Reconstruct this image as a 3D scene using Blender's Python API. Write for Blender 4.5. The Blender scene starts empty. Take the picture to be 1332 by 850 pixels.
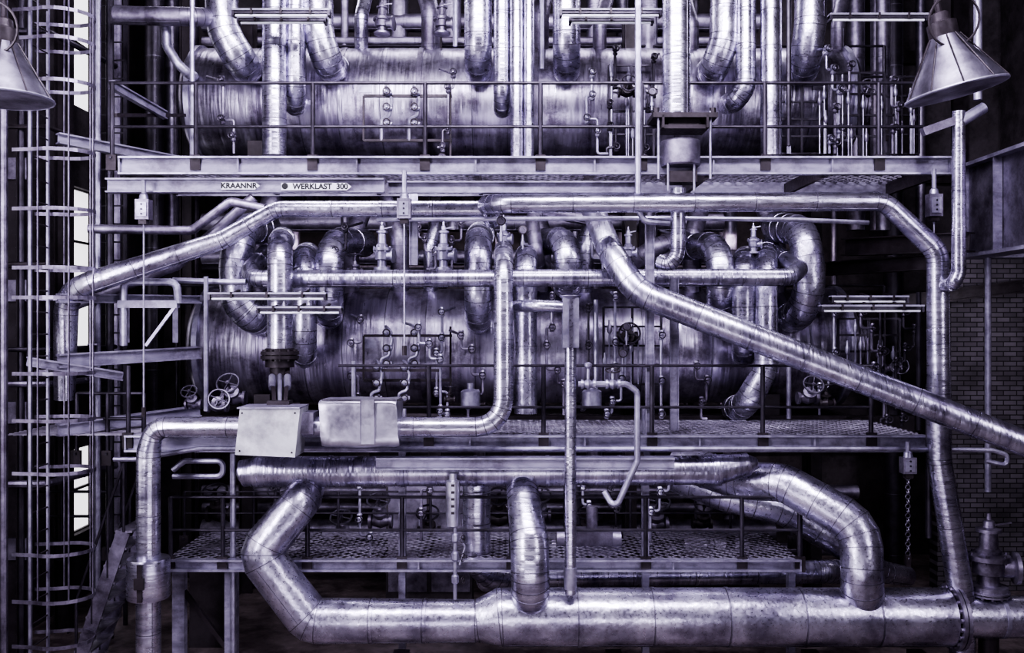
import bpy, math, random
from mathutils import Vector, Matrix
random.seed(7)
F=1200.0; CD=12.0; EYE=4.6
# survey conversion: elevation reading + true depth (m behind the front railing line) -> metres
def P(px,py,d): return Vector(((px-666)*(CD+d)/F, d, EYE+(425-py)*(CD+d)/F))
def R(r,d): return r*(CD+d)/F

# ---------------------------------------------------------------- materials
def nd(nt,t,**k):
    n=nt.nodes.new(t)
    for a,b in k.items(): setattr(n,a,b)
    return n
def mat(name,c1,c2,rough=(0.3,0.5),metal=0.9,scale=(3,3,3),det=8,bump=0.15,stain=0.5,fine=18):
    m=bpy.data.materials.new(name); m.use_nodes=True; nt=m.node_tree; b=nt.nodes['Principled BSDF']
    tc=nd(nt,'ShaderNodeTexCoord'); mp=nd(nt,'ShaderNodeMapping'); mp.inputs['Scale'].default_value=scale
    nt.links.new(tc.outputs['Object'],mp.inputs[0])
    n1=nd(nt,'ShaderNodeTexNoise'); n1.inputs['Scale'].default_value=1.3; n1.inputs['Detail'].default_value=det; n1.inputs['Roughness'].default_value=0.6
    n1.inputs['Distortion'].default_value=0.5
    nt.links.new(mp.outputs[0],n1.inputs['Vector'])
    r1=nd(nt,'ShaderNodeValToRGB'); e=r1.color_ramp.elements
    e[0].position=0.33; e[0].color=(*c1,1); e[1].position=0.66; e[1].color=(*c2,1)
    nt.links.new(n1.outputs['Fac'],r1.inputs[0])
    n2=nd(nt,'ShaderNodeTexNoise'); n2.inputs['Scale'].default_value=2.2; n2.inputs['Detail'].default_value=10; n2.inputs['Roughness'].default_value=0.72
    nt.links.new(tc.outputs['Object'],n2.inputs['Vector'])
    r2=nd(nt,'ShaderNodeValToRGB'); e=r2.color_ramp.elements
    e[0].position=0.38; e[0].color=(1-stain,1-stain*1.05,1-stain,1); e[1].position=0.54; e[1].color=(1,1,1,1)
    nt.links.new(n2.outputs['Fac'],r2.inputs[0])
    mx=nd(nt,'ShaderNodeMixRGB',blend_type='MULTIPLY'); mx.inputs[0].default_value=1
    nt.links.new(r1.outputs[0],mx.inputs[1]); nt.links.new(r2.outputs[0],mx.inputs[2])
    nt.links.new(mx.outputs[0],b.inputs['Base Color'])
    n3=nd(nt,'ShaderNodeTexNoise'); n3.inputs['Scale'].default_value=fine; n3.inputs['Detail'].default_value=5; n3.inputs['Roughness'].default_value=0.6
    nt.links.new(mp.outputs[0],n3.inputs['Vector'])
    mr=nd(nt,'ShaderNodeMapRange'); mr.inputs[1].default_value=0.3; mr.inputs[2].default_value=0.7
    mr.inputs[3].default_value=rough[0]; mr.inputs[4].default_value=rough[1]
    nt.links.new(n3.outputs['Fac'],mr.inputs[0]); nt.links.new(mr.outputs[0],b.inputs['Roughness'])
    b.inputs['Metallic'].default_value=metal
    if bump:
        n4=nd(nt,'ShaderNodeTexNoise'); n4.inputs['Scale'].default_value=3.6; n4.inputs['Detail'].default_value=2; n4.inputs['Roughness'].default_value=0.5
        nt.links.new(mp.outputs[0],n4.inputs['Vector'])
        bp=nd(nt,'ShaderNodeBump'); bp.inputs['Strength'].default_value=bump; bp.inputs['Distance'].default_value=0.035
        nt.links.new(n4.outputs['Fac'],bp.inputs['Height']); nt.links.new(bp.outputs[0],b.inputs['Normal'])
    return m
def emis(name,col,s):
    m=bpy.data.materials.new(name); m.use_nodes=True; b=m.node_tree.nodes['Principled BSDF']
    b.inputs['Base Color'].default_value=(*col,1); b.inputs['Emission Color'].default_value=(*col,1); b.inputs['Emission Strength'].default_value=s
    return m
ALU=mat('aluminium_cladding',(0.35,0.325,0.44),(0.76,0.73,0.87),(0.23,0.40),0.96,(1.6,1.6,1.6),bump=0.32,stain=0.4)
ALUX=mat('aluminium_cladding_banded_x',(0.31,0.285,0.40),(0.76,0.73,0.87),(0.23,0.40),0.96,(5,0.5,0.5),bump=0.2,stain=0.45,fine=9)
ALUZ=mat('aluminium_cladding_streaked',(0.35,0.325,0.44),(0.78,0.75,0.89),(0.22,0.38),0.96,(0.7,0.7,4),bump=0.2,stain=0.35,fine=9)
VES=mat('vessel_cladding',(0.22,0.19,0.27),(0.64,0.60,0.73),(0.27,0.46),0.92,(4,0.35,0.35),det=10,bump=0.35,stain=0.6,fine=8)
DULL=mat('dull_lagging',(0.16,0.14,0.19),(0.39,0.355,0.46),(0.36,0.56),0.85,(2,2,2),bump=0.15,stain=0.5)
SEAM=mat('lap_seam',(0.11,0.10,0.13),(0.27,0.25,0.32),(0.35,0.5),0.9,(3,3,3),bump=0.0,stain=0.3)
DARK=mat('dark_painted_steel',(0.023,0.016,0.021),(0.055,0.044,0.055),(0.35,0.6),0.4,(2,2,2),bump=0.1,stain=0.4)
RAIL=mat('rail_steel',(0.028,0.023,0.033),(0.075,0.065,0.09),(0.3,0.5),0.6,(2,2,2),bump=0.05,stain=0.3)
BEAM=mat('grey_painted_beam',(0.175,0.158,0.225),(0.36,0.335,0.44),(0.35,0.55),0.3,(1.2,1.2,5),bump=0.06,stain=0.5)
GAL=mat('galvanised_steel',(0.26,0.24,0.33),(0.50,0.475,0.60),(0.33,0.52),0.75,(4,4,4),bump=0.05,stain=0.3)
GRAT=mat('grating_steel',(0.20,0.175,0.23),(0.46,0.43,0.53),(0.35,0.6),0.6,(2,2,2),bump=0.05,stain=0.4)
WHITE=mat('pale_enamel',(0.22,0.21,0.28),(0.38,0.36,0.46),(0.4,0.6),0.1,(2,2,2),bump=0.03,stain=0.35)
SIGN=mat('sign_enamel',(0.65,0.64,0.70),(0.82,0.82,0.88),(0.3,0.5),0.0,(2,2,2),bump=0.0,stain=0.15)
FLOOR=mat('oily_concrete',(0.08,0.062,0.066),(0.21,0.17,0.175),(0.3,0.7),0.0,(1,1,1),bump=0.2,stain=0.6,fine=6)
WALL=mat('sooty_wall_paint',(0.034,0.026,0.032),(0.088,0.073,0.088),(0.6,0.9),0.0,(0.7,0.7,0.7),bump=0.1,stain=0.5)
BOX=mat('bright_sheet_box',(0.42,0.42,0.46),(0.72,0.72,0.76),(0.4,0.55),0.55,(1,1,1.5),bump=0.04,stain=0.35)
JACK=mat('padded_jacket_cloth',(0.34,0.32,0.40),(0.66,0.64,0.74),(0.3,0.44),0.85,(1,1,1),bump=0.4,stain=0.3)
BLACK=mat('black_ink',(0.005,0.005,0.006),(0.01,0.01,0.012),(0.5,0.6),0,(1,1,1),bump=0)
PANE=emis('frosted_window_glass',(0.93,0.90,0.95),1.4)
TUBE=emis('lamp_tube',(0.8,0.8,0.9),0.06)
BR=bpy.data.materials.new('old_brick'); BR.use_nodes=True; nt=BR.node_tree; b=nt.nodes['Principled BSDF']
tc=nd(nt,'ShaderNodeTexCoord'); mp=nd(nt,'ShaderNodeMapping'); mp.inputs['Rotation'].default_value=(math.radians(90),0,0)
nt.links.new(tc.outputs['Object'],mp.inputs[0]); bt=nd(nt,'ShaderNodeTexBrick'); nt.links.new(mp.outputs[0],bt.inputs[0])
bt.inputs['Color1'].default_value=(0.085,0.072,0.09,1); bt.inputs['Color2'].default_value=(0.16,0.14,0.17,1); bt.inputs['Mortar'].default_value=(0.015,0.012,0.016,1)
bt.inputs['Scale'].default_value=1; bt.inputs['Brick Width'].default_value=0.23; bt.inputs['Row Height'].default_value=0.085; bt.inputs['Mortar Size'].default_value=0.009
n5=nd(nt,'ShaderNodeTexNoise'); n5.inputs['Scale'].default_value=1.1; n5.inputs['Detail'].default_value=6; nt.links.new(tc.outputs['Object'],n5.inputs['Vector'])
mr=nd(nt,'ShaderNodeMapRange'); mr.inputs[1].default_value=.35; mr.inputs[2].default_value=.65; mr.inputs[3].default_value=.4; mr.inputs[4].default_value=1.1; nt.links.new(n5.outputs['Fac'],mr.inputs[0])
mx=nd(nt,'ShaderNodeVectorMath',operation='SCALE'); nt.links.new(bt.outputs[0],mx.inputs[0]); nt.links.new(mr.outputs[0],mx.inputs['Scale'])
nt.links.new(mx.outputs[0],b.inputs['Base Color']); b.inputs['Roughness'].default_value=0.8
bp=nd(nt,'ShaderNodeBump'); bp.inputs['Strength'].default_value=0.4; bp.invert=True; nt.links.new(bt.outputs['Fac'],bp.inputs['Height']); nt.links.new(bp.outputs[0],b.inputs['Normal'])

# ---------------------------------------------------------------- mesh builder
class B:
    def __init__(s,name): s.n=name; s.v=[]; s.f=[]; s.mi=[]; s.ms=[]
    def m(s,mt):
        if mt not in s.ms: s.ms.append(mt)
        return s.ms.index(mt)
    def add(s,vs,fs,mt):
        o=len(s.v); s.v+=[tuple(v) for v in vs]; k=s.m(mt)
        for f in fs: s.f.append(tuple(i+o for i in f)); s.mi.append(k)
        return s
    def box(s,c,size,mt,rot=None):
        c=Vector(c); hx,hy,hz=[a/2 for a in size]; M=rot or Matrix.Identity(3)
        vs=[c+M@Vector((x*hx,y*hy,z*hz)) for x in(-1,1) for y in(-1,1) for z in(-1,1)]
        return s.add(vs,[(0,1,3,2),(4,6,7,5),(0,4,5,1),(2,3,7,6),(0,2,6,4),(1,5,7,3)],mt)
    def bar(s,a,b,w,h,mt):
        a=Vector(a);b=Vector(b);t=(b-a);L=t.length
        if L<1e-5:return s
        t.normalize(); up=Vector((0,0,1)) if abs(t.z)<0.95 else Vector((0,1,0))
        sd=t.cross(up).normalized(); u=sd.cross(t)
        M=Matrix((t,sd,u)).transposed()
        return s.box((a+b)/2,(L,w,h),mt,M)
    def rings(s,rs,mt,n=20,cap=True):
        vs=[];fs=[]; t0=rs[0][1].normalized(); u=t0.orthogonal().normalized(); 
        for i,(c,t,r) in enumerate(rs):
            t=t.normalized(); u=(u-t*u.dot(t)).normalized(); w=t.cross(u)
            for k in range(n):
                a=2*math.pi*k/n; vs.append(c+(u*math.cos(a)+w*math.sin(a))*r)
        for i in range(len(rs)-1):
            for k in range(n):
                k2=(k+1)%n; fs.append((i*n+k,i*n+k2,(i+1)*n+k2,(i+1)*n+k))
        if cap: fs.append(tuple(range(n))[::-1]); fs.append(tuple((len(rs)-1)*n+k for k in range(n)))
        return s.add(vs,fs,mt)
    def cyl(s,a,b,r,mt,r2=None,n=16):
        a=Vector(a);b=Vector(b);t=b-a
        return s.rings([(a,t,r),(b,t,r if r2 is None else r2)],mt,n)
    def lathe(s,o,ax,prof,mt,n=20,cap=True):
        o=Vector(o);ax=Vector(ax).normalized()
        return s.rings([(o+ax*h,ax,max(r,1e-4)) for h,r in prof],mt,n,cap)
    def band(s,c,t,r,mt,w=0.014,k=1.035,n=20):
        t=t.normalized()
        return s.rings([(c-t*w,t,r*0.98),(c-t*w*.8,t,r*k),(c+t*w*.8,t,r*k),(c+t*w,t,r*0.98)],mt,n,False)
    def torus(s,c,ax,Rr,r,mt,n=20,m=6,a0=0,a1=2*math.pi):
        c=Vector(c);ax=Vector(ax).normalized();u=ax.orthogonal().normalized();w=ax.cross(u)
        full=abs(a1-a0-2*math.pi)<1e-3; cnt=n if full else n+1
        vs=[];fs=[]
        for i in range(cnt):
            a=a0+(a1-a0)*i/n; d=u*math.cos(a)+w*math.sin(a)
            for j in range(m):
                b=2*math.pi*j/m; vs.append(c+d*(Rr+r*math.cos(b))+ax*r*math.sin(b))
        for i in range(n):
            i2=(i+1)%cnt
            for j in range(m): fs.append((i*m+j,i2*m+j,i2*m+(j+1)%m,i*m+(j+1)%m))
        return s.add(vs,fs,mt)
    def tube(s,pts,r,mt,bend=1.6,seam=0.9,n=24,gore=22,bands=True,bmt=None,strap=True):
        pts=[Vector(p) for p in pts]; rr=r if isinstance(r,(list,tuple)) else [r]*len(pts)
        path=[];sm=[]
        N=len(pts)
        for i,p in enumerate(pts):
            if i in(0,N-1): path.append((p,rr[i])); 
            else:
                a=(pts[i-1]-p);b=(pts[i+1]-p);la,lb=a.length,b.length;a.normalize();b.normalize()
                th=math.pi-a.angle(b)
                if th<0.03: path.append((p,rr[i])); continue
                br=bend*rr[i]*1.25; tl=min(br*math.tan(th/2),la*0.48,lb*0.48); br=tl/math.tan(th/2)
                ctr=p+(a+b).normalized()*(br/math.cos(th/2)); k=max(1,math.ceil(math.degrees(th)/gore))
                s0=p+a*tl-ctr; ax=(s0).cross(p+b*tl-ctr).normalized()
                for j in range(k+1):
                    q=ctr+Matrix.Rotation(th*j/k,3,ax)@s0; path.append((q,rr[i])); sm.append(len(path)-1)
        rs=[]
        for i,(p,q) in enumerate(path):
            if i==0:t=path[1][0]-p
            elif i==len(path)-1:t=p-path[i-1][0]
            else:t=(path[i+1][0]-p).normalized()+(p-path[i-1][0]).normalized()
            rs.append((p,t,q))
        s.rings(rs,mt,n)
        if bands:
            big=rr[0]>0.09
            bm=bmt or (SEAM if big else mt)
            for i in sm: s.band(rs[i][0],rs[i][1],rs[i][2],bm,w=min(0.0065,rs[i][2]*.1) if big else rs[i][2]*.12,k=1.013 if big else 1.04,n=n)
            if seam:
                for i in range(len(path)-1):
                    a,ra=path[i];b,rb=path[i+1];L=(b-a).length
                    if big and L>.35:
                        t=(b-a).normalized(); e=Vector((.45,-.55,-.75)); e=(e-t*e.dot(t)).normalized()
                        s.bar(a+e*ra*1.0,b+e*rb*1.0,.007,.007,SEAM)
                        e2=(Matrix.Rotation(.06/ra*.5,3,t)@e)
                        for q in range(int(L/.16)): 
                            f=(q+.5)/int(L/.16); c=a.lerp(b,f)+e2*(ra+(rb-ra)*f); s.cyl(c-e2*.004,c+e2*.005,.005,SEAM,n=6)
                    k=int(L/seam)
                    for j in range(1,k+1):
                        f=j/(k+1); q=a.lerp(b,f); r_=ra+(rb-ra)*f; t=(b-a).normalized()
                        if big:
                            s.band(q,t,r_,bm,w=.0065,k=1.013,n=n); s.band(q+t*.03,t,r_,mt,w=.022,k=1.024,n=n)
                        else: s.band(q,t,r_,bm,w=r_*.15,k=1.05,n=n)
        return s
    def flange(s,c,t,r,mt,th=0.05,bolts=12):
        c=Vector(c);t=Vector(t).normalized(); s.cyl(c-t*th,c-t*0.006,r,mt,n=24); s.cyl(c+t*0.006,c+t*th,r,mt,n=24)
        u=t.orthogonal().normalized();w=t.cross(u)
        for k in range(bolts):
            a=2*math.pi*k/bolts; q=c+(u*math.cos(a)+w*math.sin(a))*r*0.86
            s.cyl(q-t*(th+.025),q+t*(th+.025),r*0.06+0.003,mt,n=6)
        return s
    def done(s,parent=None):
        me=bpy.data.meshes.new(s.n)
        xs=[v[0] for v in s.v];ys=[v[1] for v in s.v];zs=[v[2] for v in s.v]
        c=Vector(((min(xs)+max(xs))/2,(min(ys)+max(ys))/2,min(zs)))
        me.from_pydata([Vector(v)-c for v in s.v],[],s.f)
        for m in s.ms: me.materials.append(m)
        me.polygons.foreach_set('material_index',s.mi); me.polygons.foreach_set('use_smooth',[True]*len(s.f))
        me.update()
        try: me.set_sharp_from_angle(angle=math.radians(32))
        except Exception: pass
        o=bpy.data.objects.new(s.n,me); o.location=c; bpy.context.collection.objects.link(o)
        if parent: o.parent=parent
        return o
def pp(l): return [P(*q) for q in l]
def pipe(name,l,rpx,mt=None,**k):
    rr=[R(rpx,q[2]) for q in l] if not isinstance(rpx,(list,tuple)) else [R(a,q[2]) for a,q in zip(rpx,l)]
    b=B(name); b.tube(pp(l),rr,mt or ALU,**k); return b

# ---------------------------------------------------------------- room shell
LX,RX,BY,CZ=-7.3,9.8,6.6,11.6
B('floor').box((1.2,-3,-0.1),(22,24,0.2),FLOOR).done()
B('ceiling').box((1.2,-1.5,CZ+.1),(18.6,17,0.2),WALL).done()
b=B('wall_back'); b.box(((LX+RX)/2,BY+.15,CZ/2),(RX-LX+.6,0.3,CZ),WALL)
for x in range(-6,10,3): b.box((x,BY-.05,CZ/2),(0.3,0.12,CZ),DARK)
for z in (2.2,5.2,7.6,10): b.box((1.2,BY-.08,z),(16,0.14,.25),DARK)
b.done()
B('wall_right').box((RX+.15,-2,CZ/2),(0.3,17,CZ),WALL).done()
B('wall_right_brick').box((8.55,4.2,2.9),(2.3,0.3,5.8),BR).done()
wins=[(2.7,4.3,4.25,6.95),(2.7,4.3,8.3,10.6),(2.7,4.3,1.1,2.55),(-8,-5,2,8),(-4,-1.2,2,8)]  # windows nearest the camera are out of view, added for side light and reflections
b=B('wall_left')
ys=sorted({-12.0,BY}|{w[0] for w in wins}|{w[1] for w in wins}); zs=sorted({0.0,CZ}|{w[2] for w in wins}|{w[3] for w in wins})
for i in range(len(ys)-1):
    for j in range(len(zs)-1):
        cy=(ys[i]+ys[i+1])/2;cz=(zs[j]+zs[j+1])/2
        if any(w[0]<cy<w[1] and w[2]<cz<w[3] for w in wins): continue
        b.box((LX-.15,cy,cz),(0.3,ys[i+1]-ys[i],zs[j+1]-zs[j]),WALL)
b.done()
for i,w in enumerate(wins):
    b=B('window_%d'%(i+1)); cy=(w[0]+w[1])/2;cz=(w[2]+w[3])/2;wy=w[1]-w[0];wz=w[3]-w[2]
    b.box((LX-.2,cy,cz),(0.02,wy,wz),PANE)
    nn=2 if wy<2 else 5
    for k in range(nn): b.box((LX-.1,w[0]+wy*k/(nn-1),cz),(0.12,0.06,wz),DARK)
    nz=max(2,int(wz/0.9))
    for k in range(nz+1): b.box((LX-.14,cy,w[2]+wz*k/nz),(0.05,wy,0.04),DARK)
    b.done()

# ---------------------------------------------------------------- vessels
def vessel(px0,px1,py,rpx,d):
    b=B('horizontal_pressure_vessel'); a=P(px0,py,d);c=P(px1,py,d);r=R(rpx,d);X=Vector((1,0,0));L=(c-a).length
    dome=[(r*.32*(1-math.cos(t)),r*math.sin(t)) for t in [i*math.pi/2/7 for i in range(8)]]
    prof=dome+[(L-h,q) for h,q in dome[::-1]]
    b.lathe(a,X,prof,VES,n=64)
    b.band(a+X*r*.34,X,r,GAL,w=.05,k=1.05,n=64); b.band(c-X*r*.34,X,r,GAL,w=.05,k=1.05,n=64)
    for f in (.12,.185,.24,.30,.43,.48,.6,.67,.72,.77,.86,.91):
        b.band(a+X*L*f,X,r,SEAM,w=.009,k=1.006,n=64); b.band(a+X*(L*f+.045),X,r,VES,w=.03,k=1.01,n=64)
    for f in (.355,.52): b.band(a+X*L*f,X,r,DULL,w=.05,k=1.02,n=64)
    for f in (.12,.5,.86):
        q=a+X*L*f; b.box(q-Vector((0,0,r*1.05)),(.25,r*1.5,r*.5),DARK)
        b.box(q-Vector((0,0,r*1.3)),(.4,r*1.7,.06),DARK)
    for f in (.2,.45,.8): q=a+X*L*f; b.box(q+Vector((0,-.2,r*.99)),(.05,.16,.2),DULL)
    q=a+X*L*.28+Vector((0,-r*1.0,.05)); b.box(q,(.2,.02,.14),GAL)
    b.flange(c+X*.08,X,r*.4,DULL,bolts=16)
    b.done()
vessel(243,1112,137,71,3.0)
vessel(253,1108,450,74,3.0)
b=B('vessel_support_frame')
for px in (300,560,830,1085):
    for d in (2.3,4.2):
        x=P(px,0,3).x; b.box((x,d if d>3 else 3.9,5.0),(.2,.03,10),DARK); b.box((x-.1,d if d>3 else 3.9,5),(.02,.18,10),DARK)
for z in (P(0,525,3).z-.25,P(0,210,3).z-.25):
    for d in (2.3,4.2): b.bar((-5.4,d,z),(6.2,d,z),.18,.24,DARK)
    for px in (300,560,830,1085):
        x=P(px,0,3).x; b.bar((x,2,z),(x,6,z),.15,.22,DARK)
b.done()

# ---------------------------------------------------------------- decks
def deck(name,px0,px1,py,d0,d1,beamh,mt=BEAM):
    b=B(name); a=P(px0,py,d0);c=P(px1,py,d0); z=a.z; x0,x1=a.x,c.x
    b.box(((x0+x1)/2,d0,z-beamh/2),(x1-x0,.02,beamh),mt)
    b.box(((x0+x1)/2,d0-.04,z),(x1-x0,.11,.025),GAL); b.box(((x0+x1)/2,d0-.04,z-beamh),(x1-x0,.11,.025),GAL)
    b.bar((x0,d1,z-beamh/2),(x1,d1,z-beamh/2),.05,beamh,BEAM)
    n=int((x1-x0)/1.45)
    for i in range(n+1):
        x=x0+(x1-x0)*i/n; b.bar((x,d0,z-beamh*.55),(x,d1,z-beamh*.55),.06,beamh*.8,DARK)
        b.box((x,d0-.03,z-beamh/2),(.02,.06,beamh),mt)
    W=d1-d0; step=.17
    k=x0-W
    while k<x1:
        for sgn in(1,-1):
            xa,xb=(k,k+W) if sgn>0 else (k+W,k)
            pa=Vector((xa,d0,z-.004));pb=Vector((xb,d1,z-.004)); t0,t1=0,1; dx=xb-xa
            for lim,s in((x0,1),(x1,-1)):
                tt=(lim-xa)/dx
                if (dx>0)==(s>0): t0=max(t0,tt)
                else: t1=min(t1,tt)
            if t1>t0: b.bar(pa.lerp(pb,t0),pa.lerp(pb,t1),.022,.008,GRAT)
        k+=step
    return b
def rails(name,pxs,pytop,pymid,pybase,d,r=.022,x0=None,x1=None,mt=RAIL,thick=.03):
    b=B(name); x0=x0 or pxs[0]; x1=x1 or pxs[-1]
    for py in (pytop,pymid): b.cyl(P(x0,py,d),P(x1,py,d),r,mt,n=10)
    for px in pxs:
        b.cyl(P(px,pytop,d),P(px,pybase,d),thick,mt,n=10)
        q=P(px,pybase,d); b.box(q+Vector((0,-.02,-.06)),(.13,.05,.2),DARK)
        b.box(q+Vector((0,-.05,-.0)),(.03,.03,.03),mt)
    return b
b=deck('upper_walkway_deck',157,1235,206,0,2.0,.21); b.done()
b=deck('middle_walkway_deck',165,1207,567,0,2.0,.19); b.box((P(165,0,0).x+.02,1,P(0,567,0).z-.1),(.03,2,.19),BEAM); b.done()
b=deck('lower_walkway_deck',215,1040,728,0.1,1.9,.13); b.done()
rails('upper_guard_railing',[146,255,407,553,703,835,995,1143],108,165,206,0.0,x0=142,x1=1200).done()
rails('middle_guard_railing',[167,558,707,848,992,1133],476,530,567,0.0,x0=440,x1=1135,r=.018).done()
b=rails('lower_guard_railing',[222,290,400,523,665,840,965,1040],647,690,728,0.1,r=.02); 
b.tube(pp([(1035,647,.1),(1042,665,.1),(1042,728,.1)]),.02,RAIL,bands=False,n=8); b.done()
rails('upper_rear_railing',[300,420,560,700,850,1000,1150],60,100,172,4.4,mt=RAIL).done()
rails('lower_rear_railing',[240,330,440,560,690,820,950,1030],640,668,700,1.9,r=.015,mt=RAIL,thick=.02).done()
rails('middle_rear_railing',[230,420,560,700,850,1000,1150],372,395,530,4.6,mt=RAIL).done()
pipe('cable_conduit',[(148,598,-.15),(175,598,-.15),(260,584,-.15),(1150,584,-.15),(1290,586,-.15),(1310,592,-.15),(1310,606,-.15),(1282,600,-.15)],3.2,GAL,bands=False,n=8).done()
pipe('cable_conduit',[(490,286,.2),(860,284,.2),(1030,286,.2),(1130,290,.2)],3,GAL,bands=False,n=8).done()

def ibeam(b,a,c,h,w,mt):
    a=Vector(a);c=Vector(c)
    b.bar(a,c,.015,h,mt); u=Vector((0,0,h/2)); b.bar(a+u,c+u,w,.02,mt); b.bar(a-u,c-u,w,.02,mt)
b=B('crane_monorail_beam'); ibeam(b,P(140,242,-.3),P(500,242,-.3),.16,.16,BEAM); ibeam(b,P(505,244,-.1),P(832,244,-.1),.13,.14,BEAM)
for px in(160,300,480): b.bar(P(px,233,-.3),P(px,233,-.1),.08,.03,DARK)
b.done()
def sign(px0,px1,py,h,txt,size):
    d=-.40; a=P(px0,py,d);c=P(px1,py,d); b=B('load_sign'); hh=R(h/2,d); y=d-.005; ar=.06
    vs=[(a.x,y,a.z-hh),(c.x-ar,y,a.z-hh),(c.x,y,a.z),(c.x-ar,y,a.z+hh),(a.x,y,a.z+hh)]
    vs2=[(x,y+.02,z) for x,_,z in vs]
    b.add(vs+vs2,[(0,1,2,3,4),(9,8,7,6,5)]+[(i,i+5,(i+1)%5+5,(i+1)%5) for i in range(5)],SIGN); o=b.done()
    cu=bpy.data.curves.new('lettering',type='FONT'); cu.body=txt; cu.size=size; cu.extrude=.002; cu.offset=.003; cu.align_x='CENTER'; cu.align_y='CENTER'; cu.materials.append(BLACK)
    t=bpy.data.objects.new('lettering',cu); bpy.context.collection.objects.link(t); t.parent=o
    t.location=Vector(((a.x+c.x)/2-.02,y-.004,a.z))-o.location; t.rotation_euler=(math.pi/2,0,0)
sign(288,338,242,9.5,'KRAANNR',.095); sign(366,457,243,9.5,'\u25CF  WERKLAST  300',.098)

# ---------------------------------------------------------------- main pipes
pipe('insulated_header_pipe',[(640,285,.9),(632,266,.1),(648,265,-.25),(1150,262,-.25),(1220,328,-.25),(1222,600,-.25),(1250,770,-.25),(1252,890,-.25)],[12,12,12.5,12.5,14,15,16,16],ALUZ,bend=1.8,seam=.85).done()
pipe('insulated_header_pipe',[(628,272,.25),(360,272,.25),(290,312,.25),(105,372,.0),(86,390,.2),(84,520,.3)],[10.5,10.5,12,15,15,13],ALU,bend=2.2,seam=.7).done()
pipe('condensate_pipe',[(345,272,.5),(300,262,.6),(250,300,.7),(115,298,.5)],6,DULL,seam=.7).done()
pipe('condensate_pipe',[(330,257,.9),(270,310,.9),(230,345,.9),(90,400,.9)],7,DULL,seam=.7).done()
pipe('insulated_crossover_pipe',[(345,330,2.2),(325,352,.9),(330,363,.6),(1028,361,.6),(1040,350,.9),(1010,330,2.2)],11.5,ALUX,seam=.9,bend=1.4).done()
b=pipe('diagonal_steam_pipe',[(770,270,1.1),(795,330,.2),(828,380,0),(1345,582,-1.2)],[15,17,18,17.5],ALUX,bend=2.6,seam=.75,n=32); b.done()
b=pipe('insulated_feed_pipe',[(655,325,.9),(655,340,-.35),(655,556,-.5),(200,556,-.5),(193,590,-.5),(193,900,-.5)],[12,12.5,13,13.5,15,15.5],ALUZ,bend=2.2,seam=.8)
b.lathe(P(193,0,-.5)*1.0-Vector((0,0,P(193,0,-.5).z))+Vector((0,0,P(0,778,-.5).z)),(0,0,1),[(0,.14),(0,.25),(.02,.26),(.46,.26),(.5,.25),(.5,.15)],ALUZ,n=28)
z0=P(0,752,-.5).z; b.box((P(193,0,-.5).x,-.77,z0),(.06,.03,.46),DARK); b.box((P(193,0,-.5).x,-.79,z0),(.12,.03,.14),DARK)
b.done()
b=B('insulated_valve_box'); d=-.6; a=P(316,530,d);c=P(396,592,d); yy=.24
vs=[(a.x+.03,d-yy,a.z),(c.x-.0,d-yy,a.z),(c.x-.06,d-yy,c.z),(a.x-.03,d-yy,c.z+.03)]
vs+=[(x,d+yy,z) for x,_,z in vs]
b.add(vs,[(0,3,2,1),(4,5,6,7),(0,1,5,4),(3,7,6,2),(0,4,7,3),(1,2,6,5)],BOX)
for q in ((a.x+.06,a.z-.05),(c.x-.06,a.z-.05),(c.x-.1,c.z+.06),(a.x+.03,c.z+.08)): b.cyl((q[0],d-yy-.008,q[1]),(q[0],d-yy,q[1]),.012,DARK,n=8)
b.box(((a.x+c.x)/2,d,a.z+.01),(c.x-a.x,.52,.02),GAL); o=b.done()
bm=o.modifiers.new('bevel','BEVEL'); bm.width=.012; bm.segments=2; bm.limit_method='ANGLE'
b=B('padded_pipe_jacket'); a=P(421,549,-.55);c=P(520,549,-.55); n=40; vs=[];fs=[]
for i in range(17):
    f=i/16; q=a.lerp(c,f)
    for k in range(n):
        t=2*math.pi*k/n; ex=.34; rx=.25+.004*math.sin(i*.7+k*.3)+.002*math.sin(k*.6+i*.5)
        if i in(0,16): rx*=.94
        cy=math.copysign(abs(math.cos(t))**ex,math.cos(t))*rx; cz=math.copysign(abs(math.sin(t))**ex,math.sin(t))*(rx+.05)
        vs.append((q.x+.02*math.sin(t*2),q.y+cy,q.z+cz))
for i in range(16):
    for k in range(n): fs.append((i*n+k,i*n+(k+1)%n,(i+1)*n+(k+1)%n,(i+1)*n+k))
fs.append(tuple(range(n))); fs.append(tuple(16*n+k for k in range(n))[::-1])
b.add(vs,fs,JACK); 
b.box(P(478,549,-.805),(.16,.03,.54),JACK); b.box(P(469,549,-.822),(.01,.01,.54),DULL); b.box(P(487,549,-.822),(.01,.01,.54),DULL); b.box(P(470,521,-.81),(.95,.012,.012),DARK); b.box(P(400,549,-.5),(.22,.36,.26),DULL); b.done()

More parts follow.
